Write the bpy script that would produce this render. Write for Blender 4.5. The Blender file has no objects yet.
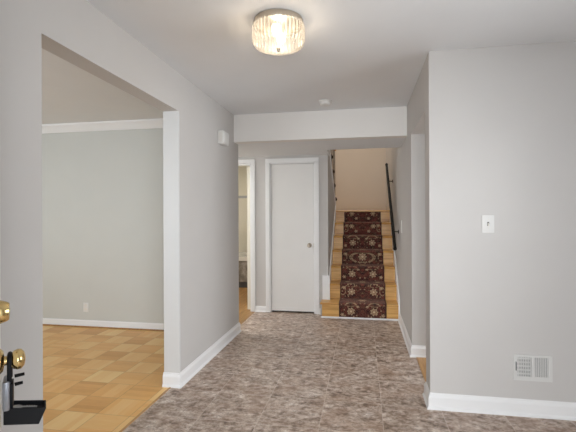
import bpy, bmesh, math, random
from mathutils import Vector, Matrix
random.seed(7)
S = bpy.context.scene
COL = S.collection
R = math.radians

# ------------------------------------------------------------------ camera
cam = bpy.data.objects.new('camera', bpy.data.cameras.new('camera'))
COL.objects.link(cam)
cam.data.sensor_fit = 'HORIZONTAL'
cam.data.sensor_width = 36.0
cam.data.lens = 36.0 * 412.4 / 576.0
cam.data.clip_start = 0.02
YAW, PITCH, ROLL = R(10.336), R(-0.03), R(-0.262)
fw = Vector((-math.sin(YAW) * math.cos(PITCH), math.cos(YAW) * math.cos(PITCH), -math.sin(PITCH)))
rt = Vector((math.cos(YAW), math.sin(YAW), 0))
up = rt.cross(fw)
rt2 = rt * math.cos(ROLL) + up * math.sin(ROLL)
up2 = up * math.cos(ROLL) - rt * math.sin(ROLL)
cam.matrix_world = Matrix(((rt2.x, up2.x, -fw.x, 0), (rt2.y, up2.y, -fw.y, 0),
                           (rt2.z, up2.z, -fw.z, 1.3174), (0, 0, 0, 1)))
S.camera = cam

# ------------------------------------------------------------------ world, daylight, exposure
S.view_settings.view_transform = 'Standard'
S.view_settings.look = 'None'
S.view_settings.gamma = 1.0
S.view_settings.use_curve_mapping = False
S.view_settings.exposure = -0.18
W = bpy.data.worlds.new('sky')
S.world = W
W.use_nodes = True
W.node_tree.nodes['Background'].inputs[0].default_value = (0.80, 0.90, 1.0, 1)
W.node_tree.nodes['Background'].inputs[1].default_value = 1.0

def area(name, loc, direction, sx, sy, power, color=(1, 1, 1)):
    l = bpy.data.lights.new(name, 'AREA')
    l.shape = 'RECTANGLE'; l.size = sx; l.size_y = sy; l.energy = power; l.color = color
    o = bpy.data.objects.new(name, l); COL.objects.link(o)
    o.location = loc
    o.rotation_euler = Vector(direction).to_track_quat('-Z', 'Z').to_euler()
    return o
def point(name, loc, power, color, radius=0.08):
    l = bpy.data.lights.new(name, 'POINT')
    l.energy = power; l.color = color; l.shadow_soft_size = radius
    o = bpy.data.objects.new(name, l); COL.objects.link(o); o.location = loc
    return o
DAY = (0.93, 0.965, 1.0)
area('daylight_through_entry', (0.0, -3.2, 1.5), (0, 1, -0.03), 6.0, 2.6, 820, DAY)
area('foyer_side_fill', (2.14, 1.6, 1.45), (-1, 0, 0.12), 1.5, 1.3, 52, DAY)  # added fill from an invented side window, brightens the left wall
area('daylight_through_living_window', (-3.2, 0.05, 1.45), (0, 1, -0.02), 1.8, 1.4, 60, (0.89, 0.95, 1.0))
area('kitchen_fill', (3.35, 4.0, 1.5), (-1, 0, -0.1), 1.1, 1.2, 60, DAY)  # added light from an invented kitchen window
area('hall_fill', (-2.6, 5.0, 2.1), (0.25, 0, -1), 0.9, 0.7, 38, (0.98, 0.98, 0.97))  # added fill for the back of the corridor, no known lamp there
area('upstairs_lamp_light', (-0.3, 7.3, 3.85), (0, 0, -1), 0.9, 0.9, 18, (1.0, 0.91, 0.80))
area('bathroom_lamp_light', (-2.3, 6.7, 2.38), (0, 0, -1), 0.6, 0.6, 20, (1.0, 0.95, 0.86))

# ------------------------------------------------------------------ materials
MATS = {}
def new_mat(name):
    m = bpy.data.materials.new(name); m.use_nodes = True
    nt = m.node_tree
    return m, nt, nt.nodes['Principled BSDF']
def lin(c):
    return tuple(((v / 255) / 12.92 if v / 255 <= 0.04045 else ((v / 255 + 0.055) / 1.055) ** 2.4) for v in c) + (1,)
def paint(name, rgb, rough=0.6, bump=0.0, scale=400, metallic=0.0, var=0.03):
    m, nt, b = new_mat(name)
    tc = nt.nodes.new('ShaderNodeTexCoord')
    n = nt.nodes.new('ShaderNodeTexNoise'); n.inputs['Scale'].default_value = 3.0
    n.inputs['Detail'].default_value = 3
    nt.links.new(tc.outputs['Object'], n.inputs['Vector'])
    mx = nt.nodes.new('ShaderNodeMix'); mx.data_type = 'RGBA'
    c = lin(rgb)
    mx.inputs[6].default_value = tuple(v * (1 - var) for v in c[:3]) + (1,)
    mx.inputs[7].default_value = tuple(min(1, v * (1 + var)) for v in c[:3]) + (1,)
    nt.links.new(n.outputs['Fac'], mx.inputs[0])
    nt.links.new(mx.outputs[2], b.inputs['Base Color'])
    b.inputs['Roughness'].default_value = rough
    b.inputs['Metallic'].default_value = metallic
    if bump:
        n2 = nt.nodes.new('ShaderNodeTexNoise'); n2.inputs['Scale'].default_value = scale
        nt.links.new(tc.outputs['Object'], n2.inputs['Vector'])
        bp = nt.nodes.new('ShaderNodeBump'); bp.inputs['Strength'].default_value = bump
        bp.inputs['Distance'].default_value = 0.001
        nt.links.new(n2.outputs['Fac'], bp.inputs['Height'])
        nt.links.new(bp.outputs['Normal'], b.inputs['Normal'])
    MATS[name] = m
    return m

class G:
    """tiny helper for math node graphs"""
    def __init__(s, nt): s.nt = nt
    def m(s, op, a, b=None, c=None):
        n = s.nt.nodes.new('ShaderNodeMath'); n.operation = op
        for i, v in enumerate((a, b, c)):
            if v is None: continue
            if isinstance(v, (int, float)): n.inputs[i].default_value = v
            else: s.nt.links.new(v, n.inputs[i])
        return n.outputs[0]
    def mix(s, f, a, b):
        n = s.nt.nodes.new('ShaderNodeMix'); n.data_type = 'RGBA'
        for i, v in ((0, f), (6, a), (7, b)):
            if isinstance(v, (int, float)): n.inputs[i].default_value = v
            elif isinstance(v, tuple): n.inputs[i].default_value = v
            else: s.nt.links.new(v, n.inputs[i])
        return n.outputs[2]
    def comb(s, x, y, z=0.0):
        n = s.nt.nodes.new('ShaderNodeCombineXYZ')
        for i, v in enumerate((x, y, z)):
            if isinstance(v, (int, float)): n.inputs[i].default_value = v
            else: s.nt.links.new(v, n.inputs[i])
        return n.outputs[0]
    def noise(s, vec, scale, detail=4, rough=0.5):
        n = s.nt.nodes.new('ShaderNodeTexNoise'); n.inputs['Scale'].default_value = scale
        n.inputs['Detail'].default_value = detail; n.inputs['Roughness'].default_value = rough
        s.nt.links.new(vec, n.inputs['Vector']); return n.outputs['Fac']
    def white(s, vec):
        n = s.nt.nodes.new('ShaderNodeTexWhiteNoise'); n.noise_dimensions = '3D'
        s.nt.links.new(vec, n.inputs['Vector']); return n.outputs['Value']
    def ramp(s, f, stops, interp='LINEAR'):
        n = s.nt.nodes.new('ShaderNodeValToRGB'); r = n.color_ramp; r.interpolation = interp
        while len(r.elements) < len(stops): r.elements.new(0.5)
        for e, (p, c) in zip(r.elements, stops): e.position = p; e.color = c
        s.nt.links.new(f, n.inputs[0]); return n.outputs[0]
    def xyz(s, vec):
        n = s.nt.nodes.new('ShaderNodeSeparateXYZ'); s.nt.links.new(vec, n.inputs[0]); return n.outputs

WALLC = (203, 200, 197)
paint('wall_paint', WALLC, 0.75, 0.05)
paint('living_wall_paint', (205, 206, 201), 0.75, 0.05)
paint('stair_wall_paint', (214, 203, 190), 0.75, 0.05)
paint('ceiling_paint', (234, 235, 236), 0.85, 0.08)
paint('beam_paint', (238, 235, 231), 0.7, 0.05)
paint('jamb_white', (217, 217, 216), 0.5)
paint('trim_white', (240, 240, 240), 0.35)
paint('door_white', (236, 235, 233), 0.4)
paint('vent_white', (216, 215, 212), 0.45)
paint('plastic_white', (226, 225, 222), 0.4)
paint('plastic_ivory', (226, 222, 214), 0.4)
paint('dark_gap', (25, 23, 22), 0.9)
paint('slot_grey', (92, 92, 92), 0.8)
paint('iron_black', (12, 11, 11), 0.6).node_tree.nodes['Principled BSDF'].inputs['Specular IOR Level'].default_value = 0.2
paint('iron_bronze', (58, 42, 34), 0.45, metallic=0.5)
paint('nickel', (196, 186, 172), 0.28, metallic=1.0)
paint('steel', (176, 176, 178), 0.3, metallic=1.0)
paint('brass', (226, 198, 138), 0.2, metallic=1.0)
paint('lockbox_grey', (150, 152, 158), 0.35, metallic=0.7)
paint('rubber_black', (9, 10, 15), 0.5).node_tree.nodes['Principled BSDF'].inputs['Specular IOR Level'].default_value = 0.25
paint('tub_white', (236, 232, 224), 0.2)
paint('bath_wall', (226, 220, 204), 0.6)
paint('porch_concrete', (150, 148, 144), 0.9, 0.3, 60, var=0.1)

def oak(name, c1, c2, axis='x', rough=0.35):
    m, nt, b = new_mat(name); g = G(nt)
    tc = nt.nodes.new('ShaderNodeTexCoord')
    x, y, z = g.xyz(tc.outputs['Object'])
    if axis == 'x': v = g.comb(g.m('MULTIPLY', x, 2.5), g.m('MULTIPLY', y, 34), g.m('MULTIPLY', z, 34))
    else: v = g.comb(g.m('MULTIPLY', x, 34), g.m('MULTIPLY', y, 2.5), g.m('MULTIPLY', z, 34))
    n = g.noise(v, 1.0, 5, 0.6)
    c = g.ramp(n, [(0.3, lin(c2)), (0.62, lin(c1))])
    nt.links.new(c, b.inputs['Base Color']); b.inputs['Roughness'].default_value = rough
    MATS[name] = m
oak('oak_stair', (228, 180, 104), (190, 134, 64))
oak('oak_hall', (176, 134, 80), (134, 96, 52), 'y')
oak('oak_kitchen', (206, 160, 98), (168, 118, 64), 'y')

def parquet():
    m, nt, b = new_mat('oak_parquet'); g = G(nt)
    tc = nt.nodes.new('ShaderNodeTexCoord')
    x, y, z = g.xyz(tc.outputs['Object'])
    s = 0.237
    px = g.m('DIVIDE', g.m('ADD', x, 2.472 + 40 * s), s); py = g.m('DIVIDE', g.m('SUBTRACT', y, 2.965 - 40 * s), s)
    ix = g.m('FLOOR', px); iy = g.m('FLOOR', py)
    fx = g.m('FRACT', px); fy = g.m('FRACT', py)
    par = g.m('MODULO', g.m('ADD', ix, iy), 2.0)
    # along / across coordinates of the fingers
    def sel(a, c): return g.m('ADD', g.m('MULTIPLY', a, par), g.m('MULTIPLY', c, g.m('SUBTRACT', 1.0, par)))
    ac = sel(fx, fy); al = sel(fy, fx)
    strip = g.m('FLOOR', g.m('MULTIPLY', ac, 5.0))
    rblock = g.white(g.comb(ix, iy, 1.3))
    rstrip = g.white(g.comb(g.m('ADD', g.m('MULTIPLY', ix, 7.0), strip), iy, 4.7))
    gv = g.comb(g.m('MULTIPLY', al, 1.6), g.m('MULTIPLY', ac, 16.0), g.m('ADD', g.m('MULTIPLY', ix, 3.1), g.m('MULTIPLY', iy, 5.7)))
    grain = g.noise(gv, 1.6, 5, 0.6)
    t = g.m('ADD', g.m('MULTIPLY', par, 0.24), g.m('MULTIPLY', rblock, 0.32))  # alternate blocks lighter: sheen by grain direction baked into the colour
    t = g.m('ADD', t, g.m('MULTIPLY', rstrip, 0.20))
    t = g.m('ADD', t, g.m('MULTIPLY', grain, 0.34))
    c = g.ramp(t, [(0.10, lin((212, 148, 72))), (0.5, lin((243, 186, 108))), (0.95, lin((254, 216, 148)))])
    # thin seams
    ex = g.m('MINIMUM', g.m('MINIMUM', fx, g.m('SUBTRACT', 1.0, fx)), g.m('MINIMUM', fy, g.m('SUBTRACT', 1.0, fy)))
    seam = g.m('LESS_THAN', ex, 0.008)
    c = g.mix(g.m('MULTIPLY', seam, 0.45), c, lin((120, 80, 42)))
    nt.links.new(c, b.inputs['Base Color']); b.inputs['Roughness'].default_value = 0.34
    MATS['oak_parquet'] = m
parquet()

def vinyl():
    m, nt, b = new_mat('stone_vinyl'); g = G(nt)
    tc = nt.nodes.new('ShaderNodeTexCoord')
    x, y, z = g.xyz(tc.outputs['Object'])
    sx, sy = 0.395, 0.41
    px = g.m('DIVIDE', g.m('ADD', x, 10 * sx - 0.118), sx); py = g.m('DIVIDE', g.m('ADD', y, 10 * sy - 2.95), sy)
    ix = g.m('FLOOR', px); iy = g.m('FLOOR', py); fx = g.m('FRACT', px); fy = g.m('FRACT', py)
    rnd = g.white(g.comb(ix, iy, 2.0))
    v = g.comb(g.m('ADD', x, g.m('MULTIPLY', rnd, 3.0)), g.m('MULTIPLY', y, 1.25), rnd)
    big = g.noise(v, 8.0, 4, 0.6)
    mid = g.noise(v, 21.0, 4, 0.6)
    fine = g.noise(v, 60.0, 3, 0.6)
    t = g.m('ADD', g.m('MULTIPLY', big, 0.36), g.m('MULTIPLY', mid, 0.48))
    t = g.m('ADD', t, g.m('MULTIPLY', fine, 0.18))
    c = g.ramp(t, [(0.41, lin((116, 95, 80))), (0.48, lin((170, 149, 133))), (0.55, lin((203, 185, 171))), (0.64, lin((238, 228, 219)))])
    warm = g.noise(v, 5.0, 3, 0.5)
    c = g.mix(g.m('MULTIPLY', g.ramp(warm, [(0.45, (0, 0, 0, 1)), (0.62, (1, 1, 1, 1))]), 0.35), c, lin((178, 146, 124)))
    crack = g.noise(v, 17.0, 4, 0.6)
    ck = g.m('MULTIPLY', g.m('LESS_THAN', g.m('ABSOLUTE', g.m('SUBTRACT', crack, 0.5)), 0.012), g.m('GREATER_THAN', big, 0.5))
    c = g.mix(g.m('MULTIPLY', ck, 0.55), c, lin((92, 72, 62)))
    ex = g.m('MINIMUM', g.m('MULTIPLY', g.m('MINIMUM', fx, g.m('SUBTRACT', 1.0, fx)), sx), g.m('MULTIPLY', g.m('MINIMUM', fy, g.m('SUBTRACT', 1.0, fy)), sy))
    seam = g.m('LESS_THAN', ex, 0.0022)
    c = g.mix(g.m('MULTIPLY', seam, 0.5), c, lin((226, 214, 202)))
    nt.links.new(c, b.inputs['Base Color'])
    b.inputs['Roughness'].default_value = 0.42
    MATS['stone_vinyl'] = m
vinyl()

def runner_mat():
    m, nt, b = new_mat('floral_carpet'); g = G(nt)
    uv = nt.nodes.new('ShaderNodeUVMap'); uv.uv_map = 'UVMap'
    x, y, z = g.xyz(uv.outputs['UV'])          # metres across (0 = middle), metres along
    P = 0.4715
    ax = g.m('ABSOLUTE', x)
    per = g.m('DIVIDE', y, P)
    row = g.m('FLOOR', per)
    yy = g.m('MULTIPLY', g.m('FRACT', per), P)
    alt = g.m('MODULO', row, 2.0)
    rowv = g.m('MULTIPLY', row, 0.37)
    mv = g.comb(ax, yy, rowv)
    n1 = g.noise(mv, 16.0, 4, 0.6); n2 = g.noise(mv, 45.0, 3, 0.6)
    base = g.ramp(n1, [(0.38, lin((48, 24, 24))), (0.5, lin((84, 36, 34))), (0.62, lin((112, 52, 44)))])
    # trailing stems and leaves
    vn = nt.nodes.new('ShaderNodeTexVoronoi'); vn.feature = 'F1'; vn.inputs['Scale'].default_value = 26.0
    nt.links.new(mv, vn.inputs['Vector'])
    leaf = g.m('LESS_THAN', vn.outputs['Distance'], 0.26)
    vsel = nt.nodes.new('ShaderNodeSeparateColor'); nt.links.new(vn.outputs['Color'], vsel.inputs[0])
    leaf1 = g.m('MULTIPLY', leaf, g.m('GREATER_THAN', vsel.outputs[0], 0.62))
    leaf2 = g.m('MULTIPLY', leaf, g.m('LESS_THAN', vsel.outputs[0], 0.22))
    c = g.mix(leaf1, base, lin((178, 150, 118)))
    c = g.mix(leaf2, c, lin((116, 98, 68)))
    band = g.m('LESS_THAN', g.m('ABSOLUTE', g.m('SUBTRACT', n2, 0.5)), 0.022)
    c = g.mix(g.m('MULTIPLY', band, 0.6), c, lin((150, 116, 92)))
    def rosette(c, cx, cy, rad, petals, mask=None):
        dx = g.m('SUBTRACT', ax, cx); dy = g.m('SUBTRACT', yy, cy)
        d = g.m('SQRT', g.m('ADD', g.m('MULTIPLY', dx, dx), g.m('MULTIPLY', dy, dy)))
        th = g.m('ARCTAN2', dy, dx)
        pr = g.m('MULTIPLY', g.m('ADD', 1.0, g.m('MULTIPLY', g.m('COSINE', g.m('MULTIPLY', th, float(petals))), 0.22)), rad)
        q = g.m('DIVIDE', d, pr)
        ring = g.m('LESS_THAN', q, 1.0)
        if mask is not None: ring = g.m('MULTIPLY', ring, mask)
        c = g.mix(ring, c, lin((196, 174, 140)))
        ring2 = g.m('LESS_THAN', q, 0.72)
        if mask is not None: ring2 = g.m('MULTIPLY', ring2, mask)
        c = g.mix(g.m('MULTIPLY', ring2, 0.8), c, lin((150, 104, 82)))
        ctr = g.m('LESS_THAN', q, 0.34)
        if mask is not None: ctr = g.m('MULTIPLY', ctr, mask)
        return g.mix(ctr, c, lin((214, 196, 160)))
    inv = g.m('SUBTRACT', 1.0, alt)
    mid_row = g.m('COMPARE', row, 3.0, 0.1)
    top_row = g.m('GREATER_THAN', row, 4.5)
    flow = g.m('MULTIPLY', g.m('SUBTRACT', 1.0, mid_row), g.m('SUBTRACT', 1.0, top_row))
    c = rosette(c, 0.145, 0.095, 0.042, 7, flow)
    c = rosette(c, 0.255, 0.05, 0.020, 5, g.m('MULTIPLY', inv, flow))
    c = rosette(c, 0.245, 0.155, 0.024, 5, alt)
    c = rosette(c, 0.06, 0.165, 0.020, 5, g.m('MULTIPLY', inv, flow))
    c = rosette(c, 0.0, 0.11, 0.050, 8, mid_row)
    c = rosette(c, 0.17, 0.145, 0.034, 6, top_row)
    c = rosette(c, 0.10, 0.06, 0.022, 5, top_row)
    # curved sprays
    def arc(c, cx, cy, rx, ry, mask):
        ex_ = g.m('DIVIDE', g.m('SUBTRACT', ax, cx), rx); ey_ = g.m('DIVIDE', g.m('SUBTRACT', yy, cy), ry)
        e = g.m('SQRT', g.m('ADD', g.m('MULTIPLY', ex_, ex_), g.m('MULTIPLY', ey_, ey_)))
        k = g.m('MULTIPLY', g.m('LESS_THAN', g.m('ABSOLUTE', g.m('SUBTRACT', e, 1.0)), 0.13), mask)
        k = g.m('MULTIPLY', k, g.m('GREATER_THAN', n2, 0.44))
        return g.mix(g.m('MULTIPLY', k, 0.8), c, lin((182, 156, 122)))
    c = arc(c, 0.0, 0.10, 0.17, 0.075, mid_row)
    c = arc(c, 0.145, 0.19, 0.07, 0.03, flow)
    c = arc(c, 0.26, 0.10, 0.035, 0.05, alt)
    c = rosette(c, 0.0, 0.36, 0.045, 6)
    c = rosette(c, 0.20, 0.36, 0.034, 6, alt)
    edge = g.m('GREATER_THAN', ax, 0.285)
    c = g.mix(g.m('MULTIPLY', edge, 0.7), c, lin((60, 30, 28)))
    nt.links.new(c, b.inputs['Base Color'])
    b.inputs['Roughness'].default_value = 0.95
    b.inputs['Sheen Weight'].default_value = 0.2
    b.inputs['Sheen Roughness'].default_value = 0.5
    b.inputs['Sheen Tint'].default_value = lin((214, 180, 164))
    MATS['floral_carpet'] = m
runner_mat()

def marble():
    m, nt, b = new_mat('grey_marble'); g = G(nt)
    tc = nt.nodes.new('ShaderNodeTexCoord')
    n = g.noise(tc.outputs['Object'], 5.0, 8, 0.7)
    c = g.ramp(n, [(0.35, lin((112, 106, 98))), (0.5, lin((150, 144, 134))), (0.6, lin((186, 180, 170)))])
    nt.links.new(c, b.inputs['Base Color']); b.inputs['Roughness'].default_value = 0.25
    MATS['grey_marble'] = m
marble()

def clear_glass():
    m, nt, b = new_mat('clear_glass')
    tr = nt.nodes.new('ShaderNodeBsdfTransparent'); gl = nt.nodes.new('ShaderNodeBsdfGlossy')
    gl.inputs['Roughness'].default_value = 0.03
    fr = nt.nodes.new('ShaderNodeFresnel'); mx = nt.nodes.new('ShaderNodeMixShader')
    nt.links.new(fr.outputs[0], mx.inputs[0]); nt.links.new(tr.outputs[0], mx.inputs[1]); nt.links.new(gl.outputs[0], mx.inputs[2])
    nt.links.new(mx.outputs[0], nt.nodes['Material Output'].inputs[0])
    MATS['clear_glass'] = m
clear_glass()

def shade_glass():
    m, nt, b = new_mat('ribbed_glass'); g = G(nt)
    tr = nt.nodes.new('ShaderNodeBsdfTransparent'); tl = nt.nodes.new('ShaderNodeBsdfTranslucent')
    gl = nt.nodes.new('ShaderNodeBsdfGlossy'); gl.inputs['Roughness'].default_value = 0.12
    tl.inputs['Color'].default_value = (0.95, 0.93, 0.9, 1)
    tr.inputs['Color'].default_value = (0.97, 0.95, 0.92, 1)
    m1 = nt.nodes.new('ShaderNodeMixShader'); tc = nt.nodes.new('ShaderNodeTexCoord'); gx, gy, gz = g.xyz(tc.outputs['Object'])
    th = g.m('ARCTAN2', g.m('SUBTRACT', gy, 2.313), g.m('SUBTRACT', gx, -0.472))
    rib = g.m('MULTIPLY_ADD', g.m('COSINE', g.m('MULTIPLY', th, 40.0)), 0.10, 0.20)      # thick and thin of each glass rib
    nt.links.new(rib, m1.inputs[0])
    nt.links.new(tr.outputs[0], m1.inputs[1]); nt.links.new(tl.outputs[0], m1.inputs[2])
    fr = nt.nodes.new('ShaderNodeFresnel'); fr.inputs[0].default_value = 1.45
    m2 = nt.nodes.new('ShaderNodeMixShader')
    nt.links.new(fr.outputs[0], m2.inputs[0]); nt.links.new(m1.outputs[0], m2.inputs[1]); nt.links.new(gl.outputs[0], m2.inputs[2])
    em = nt.nodes.new('ShaderNodeEmission'); em.inputs[0].default_value = (1.0, 0.93, 0.82, 1); em.inputs[1].default_value = 0.02
    ad = nt.nodes.new('ShaderNodeAddShader')
    nt.links.new(m2.outputs[0], ad.inputs[0]); nt.links.new(em.outputs[0], ad.inputs[1])
    nt.links.new(ad.outputs[0], nt.nodes['Material Output'].inputs[0])
    MATS['ribbed_glass'] = m
shade_glass()
def bulb_mat():
    m, nt, b = new_mat('bulb_glow')
    em = nt.nodes.new('ShaderNodeEmission'); em.inputs[0].default_value = (1.0, 0.86, 0.66, 1); em.inputs[1].default_value = 4
    nt.links.new(em.outputs[0], nt.nodes['Material Output'].inputs[0]); MATS['bulb_glow'] = m
bulb_mat()

# ------------------------------------------------------------------ mesh helpers
def box(bm, x0, x1, y0, y1, z0, z1):
    v = [bm.verts.new(p) for p in ((x0, y0, z0), (x1, y0, z0), (x1, y1, z0), (x0, y1, z0), (x0, y0, z1), (x1, y0, z1), (x1, y1, z1), (x0, y1, z1))]
    fs = [bm.faces.new([v[i] for i in f]) for f in ((0, 3, 2, 1), (4, 5, 6, 7), (0, 1, 5, 4), (1, 2, 6, 5), (2, 3, 7, 6), (3, 0, 4, 7))]
    return v, fs
def bbox(bm, x0, x1, y0, y1, z0, z1, r=0.004, seg=2):
    v, fs = box(bm, x0, x1, y0, y1, z0, z1)
    es = list({e for f in fs for e in f.edges})
    bmesh.ops.bevel(bm, geom=es, offset=r, segments=seg, affect='EDGES', profile=0.5)
def obox(bm, c, ax, ay, az, hx, hy, hz, r=0.0):
    """oriented box: centre, three unit axes, half sizes"""
    c = Vector(c); vs = []
    for sz in (-1, 1):
        for sx, sy in ((-1, -1), (1, -1), (1, 1), (-1, 1)):
            vs.append(bm.verts.new(c + Vector(ax) * sx * hx + Vector(ay) * sy * hy + Vector(az) * sz * hz))
    fs = [bm.faces.new([vs[i] for i in f]) for f in ((0, 3, 2, 1), (4, 5, 6, 7), (0, 1, 5, 4), (1, 2, 6, 5), (2, 3, 7, 6), (3, 0, 4, 7))]
    if r:
        bmesh.ops.bevel(bm, geom=list({e for f in fs for e in f.edges}), offset=r, segments=2, affect='EDGES', profile=0.5)
def prism(bm, pts, d):
    """extrude polygon pts (3d) by vector d"""
    d = Vector(d)
    a = [bm.verts.new(Vector(p)) for p in pts]; b = [bm.verts.new(Vector(p) + d) for p in pts]
    n = len(pts)
    bm.faces.new(a[::-1]); bm.faces.new(b)
    for i in range(n): bm.faces.new((a[i], a[(i + 1) % n], b[(i + 1) % n], b[i]))
def lathe(bm, prof, origin, axis, n=32, flute=0, depth=0.0):
    """prof: list of (radius, height along axis); r=0 closes"""
    axis = Vector(axis).normalized(); o = Vector(origin)
    u = axis.orthogonal().normalized(); w = axis.cross(u)
    rings = []
    for r, h in prof:
        if r <= 1e-6: rings.append([bm.verts.new(o + axis * h)]); continue
        ring = []
        for i in range(n):
            t = 2 * math.pi * i / n
            rr = r * (1 + depth * math.cos(flute * t)) if flute else r
            ring.append(bm.verts.new(o + axis * h + (u * math.cos(t) + w * math.sin(t)) * rr))
        rings.append(ring)
    for a, b in zip(rings, rings[1:]):
        if len(a) == 1 and len(b) == 1: continue
        for i in range(n):
            j = (i + 1) % n
            if len(a) == 1: bm.faces.new((a[0], b[i], b[j]))
            elif len(b) == 1: bm.faces.new((a[i], a[j], b[0]))
            else: bm.faces.new((a[i], a[j], b[j], b[i]))
def tube(bm, pts, r, n=12, cap=True):
    pts = [Vector(p) for p in pts]; rings = []
    t0 = (pts[1] - pts[0]).normalized(); u = t0.orthogonal().normalized()
    for k, p in enumerate(pts):
        t = (pts[min(k + 1, len(pts) - 1)] - pts[max(k - 1, 0)]).normalized()
        u = (u - t * u.dot(t)).normalized(); w = t.cross(u)
        rr = r[k] if isinstance(r, (list, tuple)) else r
        rings.append([bm.verts.new(p + (u * math.cos(2 * math.pi * i / n) + w * math.sin(2 * math.pi * i / n)) * rr) for i in range(n)])
    for a, b in zip(rings, rings[1:]):
        for i in range(n):
            j = (i + 1) % n; bm.faces.new((a[i], a[j], b[j], b[i]))
    if cap: bm.faces.new(rings[0][::-1]); bm.faces.new(rings[-1])
def sweep(bm, path, prof, side=1):
    """profile (outward, height) swept along a 2-D floor path with mitres; side=1 puts it on the left of travel"""
    P = [Vector((p[0], p[1])) for p in path]; rings = []
    def nrm(a, b):
        d = (b - a).normalized(); return Vector((-d.y, d.x)) * side
    for i, p in enumerate(P):
        ns = []
        if i > 0: ns.append(nrm(P[i - 1], p))
        if i < len(P) - 1: ns.append(nrm(p, P[i + 1]))
        if len(ns) == 2:
            m = (ns[0] + ns[1]).normalized(); m = m / max(0.3, m.dot(ns[0]))
        else: m = ns[0]
        rings.append([bm.verts.new((p.x + m.x * o, p.y + m.y * o, h)) for o, h in prof])
    n = len(prof)
    for a, b in zip(rings, rings[1:]):
        for i in range(n):
            j = (i + 1) % n; bm.faces.new((a[i], a[j], b[j], b[i]))
    bm.faces.new(rings[0][::-1]); bm.faces.new(rings[-1])

def obj(name, bm, mat, parent=None, smooth=False, label=None):
    bmesh.ops.recalc_face_normals(bm, faces=bm.faces[:])
    me = bpy.data.meshes.new(name); bm.to_mesh(me); bm.free()
    me.materials.append(MATS[mat])
    if smooth:
        for p in me.polygons: p.use_smooth = True
        try: me.set_sharp_from_angle(angle=R(40))
        except Exception: pass
    o = bpy.data.objects.new(name, me); COL.objects.link(o)
    if parent is not None:
        o.parent = parent
        o.matrix_parent_inverse = Matrix.Translation(-Vector(parent.location))
    if label: o['label'] = label
    return o
def struct(name, bm, mat, **k):
    o = obj(name, bm, mat, **k); o['kind'] = 'structure'; return o
def tag(o, label, cat, group=None):
    o['label'] = label; o['category'] = cat
    if group: o['group'] = group
    return o
def thing(name, label, cat, loc, group=None):
    o = bpy.data.objects.new(name, None); COL.objects.link(o); o.location = loc
    o.empty_display_size = 0.05
    return tag(o, label, cat, group)
def B(): return bmesh.new()
def boxes(*bs):
    bm = B()
    for b in bs: box(bm, *b)
    return bm

# ------------------------------------------------------------------ dimensions
H = 2.44; LOW = 2.14
XL, XR = -1.405, 0.4457            # corridor faces
YO1, YO2, ZO = 1.609, 2.993, 2.137 # living room opening
YE = 4.545                         # end of the left wall
YB = 4.382                         # beam
YN = 2.948                         # wall facing the camera on the right
YQ1, YQ2, ZQ = 3.136, 4.008, 2.078 # kitchen opening
YD = 5.53                          # closet-door wall
YF0, YF1 = 0.12, 0.30              # front wall
YS = 5.34; RISE = 0.2015; RUN = 0.27; XS = -0.463
YLAND = YS + 6 * RUN; ZLAND = 7 * RISE; YBACK = 8.45; ZTOP = 3.95

# ------------------------------------------------------------------ floors
struct('floor', boxes((-1.50, 2.1, YF0, YD + 0.02, -0.08, 0), (-1.47, XS, YD, YD + 0.12, -0.08, 0.0)) if False else boxes((-1.47, 2.1, YF0, YD + 0.1, -0.08, 0)), 'stone_vinyl')
struct('floor_living_room', boxes((-5.0, -1.47, YF0, 4.5, -0.08, 0)), 'oak_parquet')
struct('floor_hall', boxes((-3.3, -1.47, 4.5, 8.3, -0.08, 0)), 'oak_hall')
struct('floor_kitchen', boxes((0.478, 3.4, YN + 0.19, 5.2, -0.08, 0.004)), 'oak_kitchen')
struct('floor_porch', boxes((-1.6, 1.6, -1.6, YF0, -0.12, -0.03)), 'porch_concrete')
bm = B(); prism(bm, [(-1.480, 0, 0), (-1.462, 0, 0), (-1.465, 0, 0.003), (-1.477, 0, 0.003)], (0, YO2 - YO1, 0))
bmesh.ops.translate(bm, verts=bm.verts[:], vec=(0, YO1, 0))
struct('trim_threshold', bm, 'oak_kitchen')

# ------------------------------------------------------------------ walls
T = 0.122
struct('wall_left', boxes((XL - T, XL, YF1, YO1, 0, H), (XL - T, XL, YO1, YO2, ZO, H), (XL - T, XL, YO2, YE, 0, H)), 'wall_paint')
struct('wall_front', boxes((-5.0, -4.1, YF0, YF1, 0, H), (-4.1, -2.3, YF0, YF1, 0, 0.75), (-4.1, -2.3, YF0, YF1, 2.1, H), (-2.3, -0.47, YF0, YF1, 0, H),
                           (-0.47, 0.48, YF0, YF1, 2.06, H), (0.48, 2.1, YF0, YF1, 0, H)), 'wall_paint')
struct('wall_near_right', boxes((XR, 2.1, YN, YQ1, 0, H)), 'wall_paint')
struct('wall_far_right', boxes((2.0, 2.1, YF1, 0.9, 0, H), (2.0, 2.1, 0.9, 2.3, 0, 0.8), (2.0, 2.1, 0.9, 2.3, 2.1, H), (2.0, 2.1, 2.3, YN, 0, H)), 'wall_paint')
struct('wall_right', boxes((XR, XR + 0.12, YQ1, YQ2, ZQ, H), (XR, XR + 0.12, YQ2, YBACK, 0, H), (XR, XR + 0.12, 5.05, YBACK, H, ZTOP)), 'wall_paint')
struct('wall_kitchen', boxes((XR + 0.12, 3.3, 5.1, 5.2, 0, H), (3.2, 3.3, YQ1, 3.4, 0, H), (3.2, 3.3, 3.4, 4.6, 0, 0.9), (3.2, 3.3, 3.4, 4.6, 2.1, H), (3.2, 3.3, 4.6, 5.1, 0, H)), 'wall_paint')
struct('wall_living_room_back', boxes((-5.0, XL - T, 4.44, YE, 0, H)), 'living_wall_paint')
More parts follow.
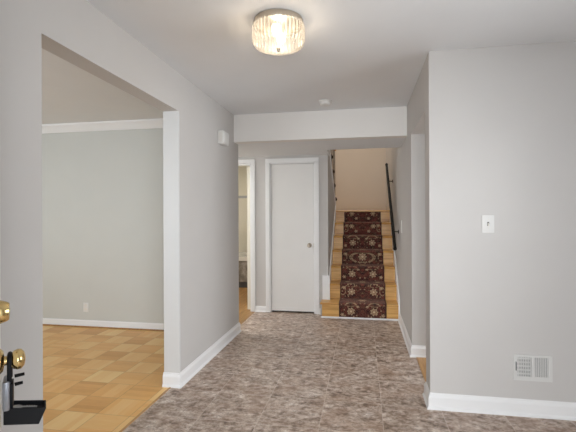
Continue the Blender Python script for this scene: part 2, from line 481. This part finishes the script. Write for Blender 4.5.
struct('wall_living_room_left', boxes((-5.0, -4.9, YF1, 4.44, 0, H)), 'living_wall_paint')
DX0, DX1, DZ = -1.262, -0.642, 2.048     # closet door opening
HX0, HX1, HZ = -2.25, -1.526, 2.048      # bathroom doorway
struct('wall_back', boxes((-3.3, HX0, YD, YD + 0.12, 0, LOW), (HX0, HX1, YD, YD + 0.12, HZ, LOW), (HX1, DX0, YD, YD + 0.12, 0, LOW),
                          (DX0, DX1, YD, YD + 0.12, DZ, LOW), (DX1, XS, YD, YD + 0.12, 0, LOW)), 'wall_paint')
struct('wall_hall_left', boxes((-3.3, -3.2, YE, YD, 0, LOW)), 'wall_paint')
struct('wall_bathroom', boxes((-3.3, -1.62, 8.2, 8.3, 0, H), (-3.3, -3.2, YD + 0.12, 8.2, 0, H)), 'bath_wall')
struct('wall_bathroom_right', boxes((-1.62, -1.52, YD + 0.12, 8.2, 0, ZTOP)), 'bath_wall')
# beam and lowered ceiling
struct('trim_beam', boxes((XL, XR, YB, YB + 0.12, LOW, H)), 'beam_paint')
struct('ceiling_hall', boxes((-3.3, XL, YE, YD + 0.12, LOW, LOW + 0.06), (XL, XR, YB + 0.12, 5.13, LOW, LOW + 0.06), (XL, XS + 0.02, 5.13, YD + 0.12, LOW, LOW + 0.06)), 'ceiling_paint')
struct('ceiling', boxes((-5.0, 3.3, YF0, 5.13, H, H + 0.08)), 'ceiling_paint')
struct('ceiling_bathroom', boxes((-3.3, -1.62, YD + 0.12, 8.3, H, H + 0.08)), 'ceiling_paint')
# stairwell shell
struct('wall_stair_header', boxes((-1.52, XR, 5.05, 5.13, H + 0.08, ZTOP), (XS + 0.02, XR, 5.07, 5.13, LOW + 0.06, H)), 'stair_wall_paint')
struct('wall_stair_back', boxes((-1.52, XR + 0.12, YBACK, YBACK + 0.1, 0, ZTOP)), 'stair_wall_paint')
struct('ceiling_stair', boxes((-1.62, XR + 0.12, 5.05, YBACK + 0.1, ZTOP, ZTOP + 0.08)), 'ceiling_paint')
# knee wall between the two flights
UPS = 0.64
def zup(y): return ZLAND + 0.12 + (YLAND - y) * UPS
bm = B(); prism(bm, [(XS - 0.06, YD + 0.12, 0), (XS - 0.06, YLAND, 0), (XS - 0.06, YLAND, zup(YLAND) - 0.03), (XS - 0.06, YD + 0.12, zup(YD + 0.12) - 0.03)], (0.06, 0, 0))
struct('wall_stair_left', bm, 'wall_paint')

# ------------------------------------------------------------------ casings, baseboards, crown
def casing(name, x0, x1, z1, w, y, th=0.018):
    bm = B()
    for a, b in ((x0 - w, x0), (x1, x1 + w)):
        bbox(bm, a, b, y - th, y, 0, z1, 0.004)
    bbox(bm, x0 - w, x1 + w, y - th, y, z1, z1 + w, 0.004)
    return struct(name, bm, 'trim_white')
casing('trim_closet_casing', DX0, DX1, DZ, 0.058, YD)
casing('trim_bathroom_casing', HX0, HX1, HZ, 0.056, YD)
bm = B()    # door jamb linings
box(bm, HX1 - 0.016, HX1, YD, YD + 0.12, 0, HZ); box(bm, HX0, HX0 + 0.016, YD, YD + 0.12, 0, HZ); box(bm, HX0, HX1, YD, YD + 0.12, HZ - 0.016, HZ)
struct('trim_bathroom_jamb', bm, 'trim_white')
bm = B()
box(bm, DX0, DX0 + 0.014, YD - 0.002, YD + 0.12, 0, DZ); box(bm, DX1 - 0.014, DX1, YD - 0.002, YD + 0.12, 0, DZ); box(bm, DX0, DX1, YD - 0.002, YD + 0.12, DZ - 0.014, DZ)
struct('trim_closet_jamb', bm, 'trim_white')
bm = B(); box(bm, DX0, DX1, YD + 0.075, YD + 0.10, 0, DZ)
struct('closet_gap_shade', bm, 'dark_gap')  # near-black sheet behind the door, shade of the gaps put in as colour
# living room jamb board at the far side of the opening
struct('trim_opening_jamb', boxes((XL - T - 0.004, XL + 0.003, YO2 - 0.006, YO2 + 0.01, 0.0, ZO)), 'jamb_white')
bm = B(); box(bm, XR - 0.002, XR + 0.125, YQ2 - 0.006, YQ2 + 0.008, 0, ZQ)
struct('trim_kitchen_jamb', bm, 'wall_paint')

BASE = [(0, 0), (0.024, 0), (0.023, 0.010), (0.017, 0.019), (0.014, 0.021), (0.014, 0.078), (0.010, 0.090), (0.006, 0.096), (0.004, 0.106), (0, 0.108)]
SMALL = [(0, 0), (0.022, 0), (0.021, 0.010), (0.014, 0.018), (0.012, 0.066), (0.006, 0.078), (0, 0.082)]
def base(name, path, side, prof=BASE):
    bm = B(); sweep(bm, path, prof, side); return struct(name, bm, 'trim_white')
base('baseboard_left', [(XL - T - 0.01, YO2 - 0.006), (XL, YO2 - 0.006), (XL, YE), (XL - T, YE)], -1)
base('baseboard_left_near', [(XL, YF1), (XL, YO1)], -1)
base('baseboard_near_right', [(XR + 0.02, YQ1), (XR, YQ1), (XR, YN), (2.0, YN)], -1)
base('baseboard_right', [(XR + 0.12, YQ2 - 0.006), (XR, YQ2 - 0.006), (XR, YS - 0.06)], 1)
base('baseboard_back', [(HX1 + 0.056, YD), (DX0 - 0.058, YD)], -1, SMALL)
base('baseboard_back_right', [(DX1 + 0.058, YD), (-0.57, YD)], -1, SMALL)
base('baseboard_living_room', [(-4.9, 4.44), (XL - T, 4.44)], -1, SMALL)
bm = B()      # oak shoe strip at the foot of the living-room wall
prism(bm, [(-4.9, 4.44, 0), (-4.9, 4.405, 0), (-4.9, 4.408, 0.012), (-4.9, 4.418, 0.016)], (4.9 + XL - T, 0, 0))
struct('trim_oak_shoe', bm, 'oak_hall')
bm = B()      # crown along the living room back wall
prism(bm, [(-4.9, 4.44, 2.345), (-4.9, 4.425, 2.345), (-4.9, 4.415, 2.365), (-4.9, 4.385, 2.405), (-4.9, 4.37, 2.42), (-4.9, 4.37, H), (-4.9, 4.44, H)], (4.9 + XL - T, 0, 0))
struct('trim_crown', bm, 'trim_white')

# ------------------------------------------------------------------ windows out of view; foyer and kitchen ones added to bring in light
def window(name, x0, x1, z0, z1, y0, y1, cols):
    bm = B(); w = 0.045; ym = (y0 + y1) / 2
    for a, b in ((x0, x0 + w), (x1 - w, x1)): box(bm, a, b, ym - 0.03, ym + 0.03, z0, z1)
    for a, b in ((z0, z0 + w), (z1 - w, z1), ((z0 + z1) / 2 - 0.02, (z0 + z1) / 2 + 0.02)): box(bm, x0 + w, x1 - w, ym - 0.03, ym + 0.03, a, b)
    for i in range(1, cols):
        xx = x0 + (x1 - x0) * i / cols; box(bm, xx - 0.012, xx + 0.012, ym - 0.02, ym + 0.02, z0 + w, z1 - w)
    f = struct(name, bm, 'trim_white')
    bm = B(); box(bm, x0 + w, x1 - w, ym - 0.003, ym + 0.003, z0 + w, z1 - w)
    obj('pane', bm, 'clear_glass', f)
window('window_1', -4.1, -2.3, 0.75, 2.1, YF0, YF1, 3)
def side_window(name, x, y0, y1, z0, z1):
    bm = B(); ym = (y0 + y1) / 2
    for b in ((y0, y1, z0, z0 + 0.05), (y0, y1, z1 - 0.05, z1), (y0, y0 + 0.05, z0 + 0.05, z1 - 0.05), (y1 - 0.05, y1, z0 + 0.05, z1 - 0.05), (ym - 0.02, ym + 0.02, z0 + 0.05, z1 - 0.05)):
        box(bm, x - 0.02, x + 0.02, *b)
    f = struct(name, bm, 'trim_white')
    bm = B(); box(bm, x - 0.003, x + 0.003, y0 + 0.05, y1 - 0.05, z0 + 0.05, z1 - 0.05); obj('pane', bm, 'clear_glass', f)
side_window('added_window_2', 2.05, 0.9, 2.3, 0.8, 2.1)  # unseen, added as the opening for the foyer fill
side_window('added_window_3', 3.25, 3.4, 4.6, 0.9, 2.1)  # unseen, added as the opening for the kitchen fill


# ------------------------------------------------------------------ closet door
bm = B(); bbox(bm, DX0 + 0.018, DX1 - 0.017, YD + 0.012, YD + 0.05, 0.022, DZ - 0.018, 0.002)
d1 = struct('door_1', bm, 'door_white')
bm = B(); kx, kz = -0.716, 0.924
lathe(bm, [(0, 0.0), (0.027, 0.0), (0.030, 0.004), (0.024, 0.010), (0.011, 0.014), (0.010, 0.030), (0.020, 0.036), (0.027, 0.046), (0.026, 0.056), (0.018, 0.063), (0.012, 0.0605), (0.0, 0.0595)], (kx, YD + 0.012, kz), (0, -1, 0), 28)
obj('knob', bm, 'nickel', d1, True, 'round brushed nickel door knob')
bm = B(); box(bm, DX1 - 0.0175, DX1 - 0.0125, YD - 0.0045, YD + 0.03, kz - 0.028, kz + 0.028)
obj('strike_plate', bm, 'nickel', d1)
for hz in (0.28, 1.78):
    bm = B(); tube(bm, [(DX0 + 0.016, YD + 0.006, hz - 0.04), (DX0 + 0.016, YD + 0.006, hz + 0.04)], 0.0055, 10)
    obj('hinge', bm, 'door_white', d1, True)

# ------------------------------------------------------------------ staircase
st = thing('staircase', 'honey oak staircase rising beside the closet door to a landing', 'staircase', (0, YS, 0))
SX0, SX1 = XS + 0.013, XR - 0.018
for k in range(7):
    y = YS + k * RUN; z0 = k * RISE; z1 = (k + 1) * RISE
    lx = -0.531 if k == 0 else SX0
    bm = B()
    box(bm, lx, SX1, y, y + 0.018, z0 + (0.0 if k else 0.0), z1 - 0.026)
    obj('riser', bm, 'oak_stair', st)
    if k < 6:
        bm = B()
        pr = [(y - 0.026, z1 - 0.018), (y - 0.030, z1 - 0.012), (y - 0.026, z1 - 0.004), (y - 0.018, z1)]
        if k == 0:
            ptsf = [(lx - 0.022, y - 0.03), (SX1, y - 0.03), (SX1, y + RUN + 0.018), (SX0, y + RUN + 0.018), (SX0, YD - 0.001), (lx - 0.022, YD - 0.001)]
            prism(bm, [(a, b, z1 - 0.026) for a, b in ptsf], (0, 0, 0.026))
            bmesh.ops.bevel(bm, geom=[e for e in bm.edges if all(abs(v.co.y - (y - 0.03)) < 1e-4 for v in e.verts) or all(abs(v.co.x - (lx - 0.022)) < 1e-4 for v in e.verts)], offset=0.007, segments=3, affect='EDGES', profile=0.5)
        else:
            pts = [(y + RUN + 0.0, z1 - 0.026), (y - 0.022, z1 - 0.026)] + pr + [(y + RUN + 0.0, z1)]
            prism(bm, [(SX0, a, b) for a, b in pts], (SX1 - SX0, 0, 0))
        obj('tread', bm, 'oak_stair', st)
y = YLAND
bm = B(); pts = [(y + 0.09, ZLAND - 0.026), (y - 0.022, ZLAND - 0.026), (y - 0.030, ZLAND - 0.018), (y - 0.030, ZLAND - 0.008), (y - 0.022, ZLAND), (y + 0.09, ZLAND)]
prism(bm, [(SX0, a, b) for a, b in pts], (SX1 - SX0, 0, 0)); obj('landing_nosing', bm, 'oak_stair', st)
bm = B(); box(bm, -1.515, XR - 0.001, y + 0.09, YBACK - 0.001, ZLAND - 0.12, ZLAND); obj('landing', bm, 'oak_stair', st)
# white toe strip under the first riser
bm = B(); bbox(bm, -0.543, SX1, YS - 0.012, YS, 0, 0.022, 0.003); obj('shoe_molding', bm, 'trim_white', st, label='white shoe molding at foot of stairs')
# skirt boards
def znose(y): return RISE + (y - YS + 0.03) * RISE / RUN
def skirt(x0, x1, ya, yb, upv, dn=0.34):
    bm = B(); za, zb = znose(ya) + upv, znose(yb) + upv
    prism(bm, [(x0, ya, max(0, za - dn)), (x0, yb, zb - dn), (x0, yb, zb), (x0, ya, za)], (x1 - x0, 0, 0))
    return bm
bm = B(); x0, x1 = XR - 0.018, XR - 0.0005
prism(bm, [(x0, YS - 0.06, 0), (x0, YS + 0.3, 0), (x0, YLAND, znose(YLAND) - 0.34), (x0, YLAND + 0.05, ZLAND + 0.1), (x0, YS - 0.02, znose(YS - 0.02) + 0.06), (x0, YS - 0.06, 0.11)], (x1 - x0, 0, 0))
obj('skirt_board', bm, 'trim_white', st)
obj('skirt_board', skirt(XS + 0.0005, XS + 0.013, YD + 0.121, YLAND + 0.02, 0.07), 'trim_white', st)
# plinth where the left skirt meets the wall end, standing on the first tread
bm = B(); prism(bm, [(-0.541, YD - 0.02, RISE), (-0.443, YD - 0.02, RISE), (-0.443, YD - 0.02, 0.50), (-0.458, YD - 0.02, 0.525), (-0.541, YD - 0.02, 0.525)], (0, 0.0195, 0))
obj('plinth_block', bm, 'trim_white', st)
# upper flight stringer cap
bm = B(); xa, xb = XS - 0.07, XS + 0.013
prism(bm, [(xa, YLAND + 0.02, zup(YLAND + 0.02) - 0.03), (xa, YLAND + 0.02, zup(YLAND + 0.02)), (xa, YD + 0.125, zup(YD + 0.125)), (xa, YD + 0.125, zup(YD + 0.125) - 0.03)], (xb - xa, 0, 0))
obj('stringer_cap', bm, 'trim_white', st)
bm = B(); x0 = XS - 0.001
prism(bm, [(XS + 0.0005, YLAND, zup(YLAND) - 0.09), (XS + 0.0005, YLAND, zup(YLAND) - 0.03), (XS + 0.0005, YD + 0.125, zup(YD + 0.125) - 0.03), (XS + 0.0005, YD + 0.125, zup(YD + 0.125) - 0.09)], (0.008, 0, 0))
obj('stringer_trim', bm, 'trim_white', st)
for k in range(4):      # steps of the returning flight
    yy = YLAND - k * RUN; zz = ZLAND + (k + 1) * 0.17
    bm = B(); box(bm, -1.515, XS - 0.0705, yy - RUN, yy, zz - 0.17, zz); obj('upper_step', bm, 'oak_stair', st)

# stair runner
def runner():
    bm = B(); uvl = bm.loops.layers.uv.new('UVMap')
    t = 0.009; W0 = 0.298; XC = -0.014; prof = []; s = 0.0; P = 0.4715
    for k in range(7):
        y = YS + k * RUN; z0 = k * RISE; z1 = (k + 1) * RISE
        last = k == 6
        lst = [(y - t, z0 + (t if k else 0.001), 0.0), (y - t, z1 - 0.028, 0.172)]
        if last:
            prof += [(a, b, k * P + c) for a, b, c in lst]; break
        lst += [(y - 0.028, z1 - 0.027, 0.186), (y - 0.030 - t, z1 - 0.016, 0.198), (y - 0.030 - t, z1 - 0.006, 0.207), (y - 0.022, z1 + t * 0.8, 0.218), (y - 0.010, z1 + t, 0.230), (y + 0.1, z1 + t, 0.335), (y + RUN - t - 0.004, z1 + t, 0.462)]
        prof += [(a, b, k * P + c) for a, b, c in lst]
    nx = 14; rows = []
    for (yy, zz, v) in prof:
        rows.append([(bm.verts.new((XC - W0 + 2 * W0 * i / nx, yy, zz)), -W0 + 2 * W0 * i / nx, v) for i in range(nx + 1)])
    for a, b in zip(rows, rows[1:]):
        for i in range(nx):
            q = (a[i], a[i + 1], b[i + 1], b[i])
            f = bm.faces.new([w[0] for w in q])
            for lp, w in zip(f.loops, q): lp[uvl].uv = (w[1], w[2])
    o = obj('stair_runner', bm, 'floral_carpet', None, True)
    md = o.modifiers.new('pile', 'SOLIDIFY'); md.thickness = 0.008; md.offset = 1.0
    return tag(o, 'dark burgundy floral carpet runner laid down the oak stairs', 'carpet')
rn = runner()

# wall handrail on the right
ya, za, yb, zb, hx = 6.80, 2.14, 5.08, 0.925, 0.372
hr = thing('handrail', 'black metal handrail on the right wall above the stairs', 'handrail', (XR, ya, za))
bm = B(); tube(bm, [(hx, ya, za), (hx, yb, zb)], 0.019, 14); obj('rail', bm, 'iron_black', hr, True)
for (yy, zz) in ((ya, za), (yb, zb)):
    bm = B(); d = Vector((0, ya - yb, za - zb)).normalized() * (1 if yy == ya else -1)
    lathe(bm, [(0.0, -0.012), (0.0215, -0.012), (0.0225, 0.004), (0.017, 0.016), (0.0, 0.020)], (hx, yy, zz), d, 16)
    obj('end_cap', bm, 'iron_black', hr, True)
for f in (0.20, 0.80):
    yy = ya + (yb - ya) * f; zz = za + (zb - za) * f
    bm = B(); tube(bm, [(hx, yy, zz - 0.012), (hx + 0.003, yy, zz - 0.035), (hx + 0.02, yy, zz - 0.052), (XR - 0.006, yy, zz - 0.055)], 0.0065, 10)
    lathe(bm, [(0, 0.0), (0.026, 0.0), (0.026, 0.005), (0.014, 0.009), (0, 0.010)], (XR - 0.0005, yy, zz - 0.055), (-1, 0, 0), 18)
    obj('bracket', bm, 'iron_black', hr, True)

# iron balustrade on the returning flight
bl = thing('balustrade', 'dark iron balustrade on the upper flight left of the stairs', 'railing', (XS + 0.0, 6.3, zup(6.3)))
bx = -0.462
bal_y = (6.88, 6.56, 6.26, 5.98, 5.72)
for yy in bal_y:
    z0 = zup(yy)
    bm = B()
    tube(bm, [(bx, yy, z0), (bx, yy, z0 + 0.90)], 0.0065, 8)
    bb = obj('baluster', bm, 'iron_bronze', bl, True)
    bm = B(); lathe(bm, [(0, -0.012), (0.024, -0.012), (0.026, 0.010), (0.022, 0.028), (0.012, 0.042), (0, 0.046)], (bx + 0.012, yy, z0 + 0.002), (0, 0, 1), 14)
    sh = obj('shoe', bm, 'iron_bronze', bl, True)
bm = B(); tube(bm, [(bx, 6.98, zup(6.98) + 0.91), (bx, 5.62, zup(5.62) + 0.91)], 0.022, 12); obj('top_rail', bm, 'oak_stair', bl, True)

# ------------------------------------------------------------------ ceiling light
LX, LY = -0.472, 2.313
cl = thing('ceiling_light', 'round ribbed glass ceiling light with brushed nickel rim', 'lamp', (LX, LY, H))
bm = B(); lathe(bm, [(0, 0), (0.128, 0), (0.139, -0.004), (0.142, -0.012), (0.142, -0.034), (0.139, -0.040), (0.132, -0.040), (0.132, -0.020), (0, -0.018)], (LX, LY, H), (0, 0, 1), 64)
obj('ceiling_pan', bm, 'nickel', cl, True)
bm = B(); prof = [(0.134, -0.030), (0.147, -0.036), (0.150, -0.046), (0.150, -0.118), (0.147, -0.134), (0.138, -0.148), (0.122, -0.157), (0.09, -0.161), (0.02, -0.162), (0.0, -0.162)]
n = 240
lathe(bm, prof[:4], (LX, LY, H), (0, 0, 1), n, 40, 0.010)
lathe(bm, prof[3:], (LX, LY, H), (0, 0, 1), n, 40, 0.006)
bmesh.ops.remove_doubles(bm, verts=bm.verts[:], dist=0.0002)
obj('glass_shade', bm, 'ribbed_glass', cl, True)
bm = B(); lathe(bm, [(0, 0.004), (0.012, 0.003), (0.0125, -0.003), (0.006, -0.006), (0.0085, -0.011), (0.007, -0.017), (0.0, -0.019)], (LX, LY, H - 0.1635), (0, 0, 1), 20)
obj('finial', bm, 'nickel', cl, True)
for sx in (-1, 1):
    bm = B(); lathe(bm, [(0, -0.02), (0.012, -0.018), (0.013, 0.0), (0.024, 0.025), (0.029, 0.045), (0.024, 0.065), (0.0, 0.075)], (LX, LY + sx * 0.02, H - 0.072), (0, sx, -0.12), 18)
    obj('bulb', bm, 'bulb_glow', cl, True)
point('ceiling_bulb_light', (LX, LY, H - 0.09), 3.4, (1.0, 0.84, 0.64), 0.05)

# smoke detector
px, py = -0.358, 4.03
sd = thing('smoke_detector', 'small round white smoke detector on the ceiling before the beam', 'smoke detector', (px, py, H))
bm = B(); lathe(bm, [(0, 0), (0.066, 0), (0.066, -0.010), (0.060, -0.013), (0, -0.013)], (px, py, H), (0, 0, 1), 36); obj('base_plate', bm, 'plastic_white', sd, True)
bm = B(); lathe(bm, [(0.058, -0.013), (0.060, -0.020), (0.055, -0.034), (0.044, -0.042), (0, -0.044)], (px, py, H), (0, 0, 1), 36); obj('cover', bm, 'plastic_white', sd, True)
bm = B(); lathe(bm, [(0, 0), (0.008, 0), (0.007, -0.003), (0, -0.004)], (px + 0.02, py - 0.02, H - 0.0425), (0, 0, 1), 14); obj('test_button', bm, 'plastic_ivory', sd, True)

# door chime
dc = thing('door_chime', 'white box door chime high on the left wall', 'door chime', (XL, 3.95, 2.10))
bm = B(); bbox(bm, XL, XL + 0.058, 3.865, 4.035, 2.035, 2.165, 0.006); obj('housing', bm, 'plastic_white', dc, True)
bm = B()
for k in range(5): box(bm, XL + 0.012 + k * 0.008, XL + 0.015 + k * 0.008, 3.862, 3.868, 2.055, 2.145)
obj('grille', bm, 'plastic_ivory', dc)
bm = B(); bbox(bm, XL + 0.056, XL + 0.066, 3.88, 4.02, 2.05, 2.15, 0.003); obj('front_cover', bm, 'plastic_white', dc, True)

# ------------------------------------------------------------------ wall plates
def plate_y(root, x0, x1, z0, z1, y, name='cover_plate'):
    bm = B(); bbox(bm, x0, x1, y - 0.006, y, z0, z1, 0.003); return obj(name, bm, 'plastic_white', root, True)
sw = thing('light_switch', 'white toggle light switch plate on the wall above the vent', 'light switch', (0.819, YN, 1.26))
plate_y(sw, 0.781, 0.857, 1.200, 1.319, YN)
bm = B(); box(bm, 0.813, 0.825, YN - 0.0066, YN - 0.004, 1.247, 1.273); obj('slot', bm, 'slot_grey', sw)
bm = B(); prism(bm, [(0.8155, YN - 0.006, 1.256), (0.8155, YN - 0.006, 1.268), (0.8155, YN - 0.020, 1.252), (0.8155, YN - 0.020, 1.244)], (0.007, 0, 0)); obj('toggle', bm, 'plastic_ivory', sw)
for z in (1.232, 1.288):
    bm = B(); lathe(bm, [(0, 0), (0.0035, 0), (0.003, 0.0014), (0, 0.0018)], (0.819, YN - 0.006, z), (0, -1, 0), 10); obj('screw', bm, 'plastic_ivory', sw, True)

ss = thing('stair_switch', 'white double rocker switch plate beside the foot of the handrail', 'light switch', (XR, 5.0, 1.19))
bm = B(); bbox(bm, XR - 0.006, XR, 4.955, 5.035, 1.115, 1.265, 0.003); obj('cover_plate', bm, 'plastic_white', ss, True)
for z in (1.152, 1.228):
    bm = B(); bbox(bm, XR - 0.010, XR - 0.005, 4.978, 5.012, z - 0.026, z + 0.026, 0.002); obj('rocker', bm, 'plastic_ivory', ss, True)

ol = thing('wall_outlet', 'white electrical outlet low on the living room wall', 'outlet', (-3.28, 4.44, 0.235))
plate_y(ol, -3.316, -3.246, 0.180, 0.292, 4.44)
for z in (0.213, 0.259):
    bm = B(); lathe(bm, [(0, 0), (0.0165, 0), (0.0165, 0.002), (0, 0.0025)], (-3.281, 4.434, z), (0, -1, 0), 18); rc = obj('receptacle', bm, 'plastic_ivory', ol, True)

# floor-level register
vt = thing('wall_vent', 'white metal air vent low on the wall above the baseboard', 'vent', (1.087, YN, 0.316))
vx0, vx1, vz0, vz1 = 0.970, 1.204, 0.231, 0.400
ix0, ix1, iz0, iz1 = 0.994, 1.180, 0.258, 0.386; xm = (ix0 + ix1) / 2
bm = B()
for b in ((vx0, ix0, vz0, vz1), (ix1, vx1, vz0, vz1), (ix0, ix1, vz0, iz0), (ix0, ix1, iz1, vz1), (xm - 0.008, xm + 0.008, iz0, iz1)):
    box(bm, b[0], b[1], YN - 0.008, YN, b[2], b[3])
obj('frame', bm, 'vent_white', vt)
bm = B(); box(bm, ix0, ix1, YN - 0.0015, YN, iz0, iz1); obj('duct_opening', bm, 'slot_grey', vt)
bm = B()
for k in range(8):       # slats of the left half stand open, those of the right half are turned nearly shut
    xx = ix0 + 0.006 + k * 0.0106
    obox(bm, (xx, YN - 0.005, (iz0 + iz1) / 2), (math.cos(R(60)), -math.sin(R(60)), 0), (math.sin(R(60)), math.cos(R(60)), 0), (0, 0, 1), 0.0045, 0.0006, (iz1 - iz0) / 2)
for k in range(5):
    zz = iz0 + 0.018 + k * 0.025; box(bm, ix0, xm - 0.008, YN - 0.0035, YN - 0.002, zz - 0.006, zz + 0.005)
obj('left_louver', bm, 'vent_white', vt)
bm = B()
for k in range(8):
    xx = xm + 0.0135 + k * 0.0106
    obox(bm, (xx, YN - 0.005, (iz0 + iz1) / 2), (math.cos(R(-20)), -math.sin(R(-20)), 0), (math.sin(R(-20)), math.cos(R(-20)), 0), (0, 0, 1), 0.0050, 0.0006, (iz1 - iz0) / 2)
obj('right_louver', bm, 'vent_white', vt)
bm = B(); obox(bm, (ix0 - 0.009, YN - 0.011, 0.325), (1, 0, 0), (0, 1, 0), (0, 0, 1), 0.0022, 0.004, 0.028); obj('damper_lever', bm, 'slot_grey', vt)

# ------------------------------------------------------------------ open entry door
TH = R(41.0)
t = Vector((-math.sin(TH), math.cos(TH), 0)); nrm = Vector((math.cos(TH), math.sin(TH), 0)); Z = Vector((0, 0, 1))
EDGE = Vector((-1.040, 1.031, 0))           # latch corner of the outer face
c = EDGE - t * 0.455 - nrm * 0.022
bm = B(); obox(bm, c + Z * 1.02, t, nrm, Z, 0.455, 0.022, 1.01, 0.002)
d2 = struct('door_2', bm, 'door_white')
def dp(back, off, z): return EDGE - t * back + nrm * off + Z * z
bm = B(); lathe(bm, [(0, 0), (0.032, 0), (0.033, 0.004), (0.0265, 0.020), (0.023, 0.025), (0.015, 0.026), (0, 0.025)], dp(0.062, 0, 1.054), nrm, 32)
obj('deadbolt', bm, 'brass', d2, True, 'polished brass deadbolt cylinder')
bm = B(); lathe(bm, [(0, 0), (0.034, 0), (0.035, 0.003), (0.028, 0.010), (0.013, 0.013), (0.012, 0.024), (0.017, 0.029), (0.025, 0.035), (0.0285, 0.044), (0.027, 0.053), (0.019, 0.060), (0.008, 0.0625), (0, 0.063)], dp(0.062, 0, 0.916), nrm, 36)
obj('knob', bm, 'brass', d2, True, 'polished brass door knob')
bm = B(); obox(bm, EDGE - nrm * 0.022 + t * 0.0005 + Z * 0.916, t, nrm, Z, 0.001, 0.012, 0.028); obj('latch_plate', bm, 'brass', d2)

# key lockbox hanging on the knob
lb = thing('lockbox', 'grey key lockbox with open black tray hanging from brass knob', 'lockbox', dp(0.062, 0.022, 0.80))
o = 0.0255
pts = []
for a in range(0, 181, 15):
    pts.append(dp(0.062 + 0.021 * math.cos(R(a)), o, 0.918 + 0.016 * math.sin(R(a))))
pts = [dp(0.083, o, 0.862)] + pts + [dp(0.041, o, 0.862)]
bm = B(); tube(bm, pts, 0.0058, 10); obj('shackle', bm, 'rubber_black', lb, True)
bm = B(); obox(bm, dp(0.062, 0.0185, 0.826), t, nrm, Z, 0.034, 0.0085, 0.040, 0.004); obj('body', bm, 'lockbox_grey', lb, True)
bm = B(); obox(bm, dp(0.062, 0.0302, 0.822), t, nrm, Z, 0.026, 0.0035, 0.033, 0.0015); obj('face_panel', bm, 'rubber_black', lb, True)
for z, l in ((0.862, 0.018), (0.838, 0.014)):
    bm = B(); tube(bm, [dp(0.040, o + 0.010, z), dp(0.040, o + 0.016 + l, z + 0.002)], [0.0050, 0.0044], 10); obj('latch_pin', bm, 'iron_black', lb, True)
bm = B(); n0, n1 = 0.012, 0.113; hw = 0.030; zt, zb2 = 0.797, 0.752; dip = 0.22; wl = 0.003
def tray_pts(inset, z, sh):
    a, b = n0 + inset, n1 - inset - sh
    return [dp(0.062 + sg * (hw - inset), q, z - dip * q) for sg, q in ((1, a), (1, b), (-1, b), (-1, a))]
ro = [bm.verts.new(p) for p in tray_pts(0, zt, 0)]; bo = [bm.verts.new(p) for p in tray_pts(0, zb2, 0.018)]
ri = [bm.verts.new(p) for p in tray_pts(wl, zt, 0)]; bi = [bm.verts.new(p) for p in tray_pts(wl, zt - 0.010, 0.004)]
for a, b in ((ro, bo), (ri, bi), (ro, ri)):
    for i in range(4): bm.faces.new((a[i], a[(i + 1) % 4], b[(i + 1) % 4], b[i]))
bm.faces.new(bo); bm.faces.new(bi)
obj('key_tray', bm, 'rubber_black', lb)
nd = (nrm - Z * dip).normalized(); zd = nd.cross(t) * -1
if zd.z < 0: zd = -zd
def kp(back, off): return dp(back, off, zt - dip * off - 0.0075)
ky = thing('house_key', 'small silver house key lying in the open black lockbox tray', 'key', kp(0.062, 0.06))
bm = B(); lathe(bm, [(0, -0.0012), (0.012, -0.0012), (0.012, 0.0012), (0, 0.0012)], kp(0.060, 0.044), zd, 20); obj('bow', bm, 'steel', ky, True)
bm = B(); obox(bm, kp(0.060, 0.072), nd, t, zd, 0.019, 0.0042, 0.0011)
for k in range(4): obox(bm, kp(0.0545, 0.066 + k * 0.006), nd, t, zd, 0.0018, 0.0022, 0.0011)
obj('blade', bm, 'steel', ky)

# ------------------------------------------------------------------ bathroom beyond the doorway
tb = thing('bathtub', 'grey marble fronted bathtub with white rim beyond the doorway', 'bathtub', (-2.4, 7.4, 0))
bm = B(); box(bm, -3.19, -1.63, 7.36, 7.42, 0.0, 0.11); obj('plinth', bm, 'slot_grey', tb)
bm = B(); box(bm, -3.19, -1.63, 7.33, 7.42, 0.11, 0.50); obj('apron', bm, 'grey_marble', tb)
bm = B(); a, b2 = (-3.19, -1.63), (7.31, 8.19); r0 = 0.08
out = [bm.verts.new((x, y, 0.58)) for x, y in ((a[0], b2[0]), (a[1], b2[0]), (a[1], b2[1]), (a[0], b2[1]))]
inn = [bm.verts.new((x, y, 0.58)) for x, y in ((a[0] + r0, b2[0] + r0), (a[1] - r0, b2[0] + r0), (a[1] - r0, b2[1] - r0), (a[0] + r0, b2[1] - r0))]
bot = [bm.verts.new((x, y, 0.16)) for x, y in ((a[0] + 0.2, b2[0] + 0.16), (a[1] - 0.2, b2[0] + 0.16), (a[1] - 0.2, b2[1] - 0.16), (a[0] + 0.2, b2[1] - 0.16))]
low = [bm.verts.new((v.co.x, v.co.y, 0.50)) for v in out]
for p, q in ((out, inn), (inn, bot), (out, low)):
    for i in range(4): bm.faces.new((p[i], p[(i + 1) % 4], q[(i + 1) % 4], q[i]))
bm.faces.new(bot); obj('basin', bm, 'tub_white', tb)
bs = thing('bath_screen', 'framed glass screen standing on the white bathtub rim', 'bath screen', (-2.2, 7.36, 0.58))
bm = B(); box(bm, -3.15, -1.64, 7.345, 7.375, 1.655, 1.70); obj('top_rail', bm, 'steel', bs)
for x in (-2.302, -1.652):
    bm = B(); box(bm, x, x + 0.022, 7.348, 7.372, 0.58, 1.655); obj('post', bm, 'nickel', bs)
bm = B(); box(bm, -2.28, -1.652, 7.357, 7.363, 0.585, 1.655); obj('glass_panel', bm, 'clear_glass', bs)
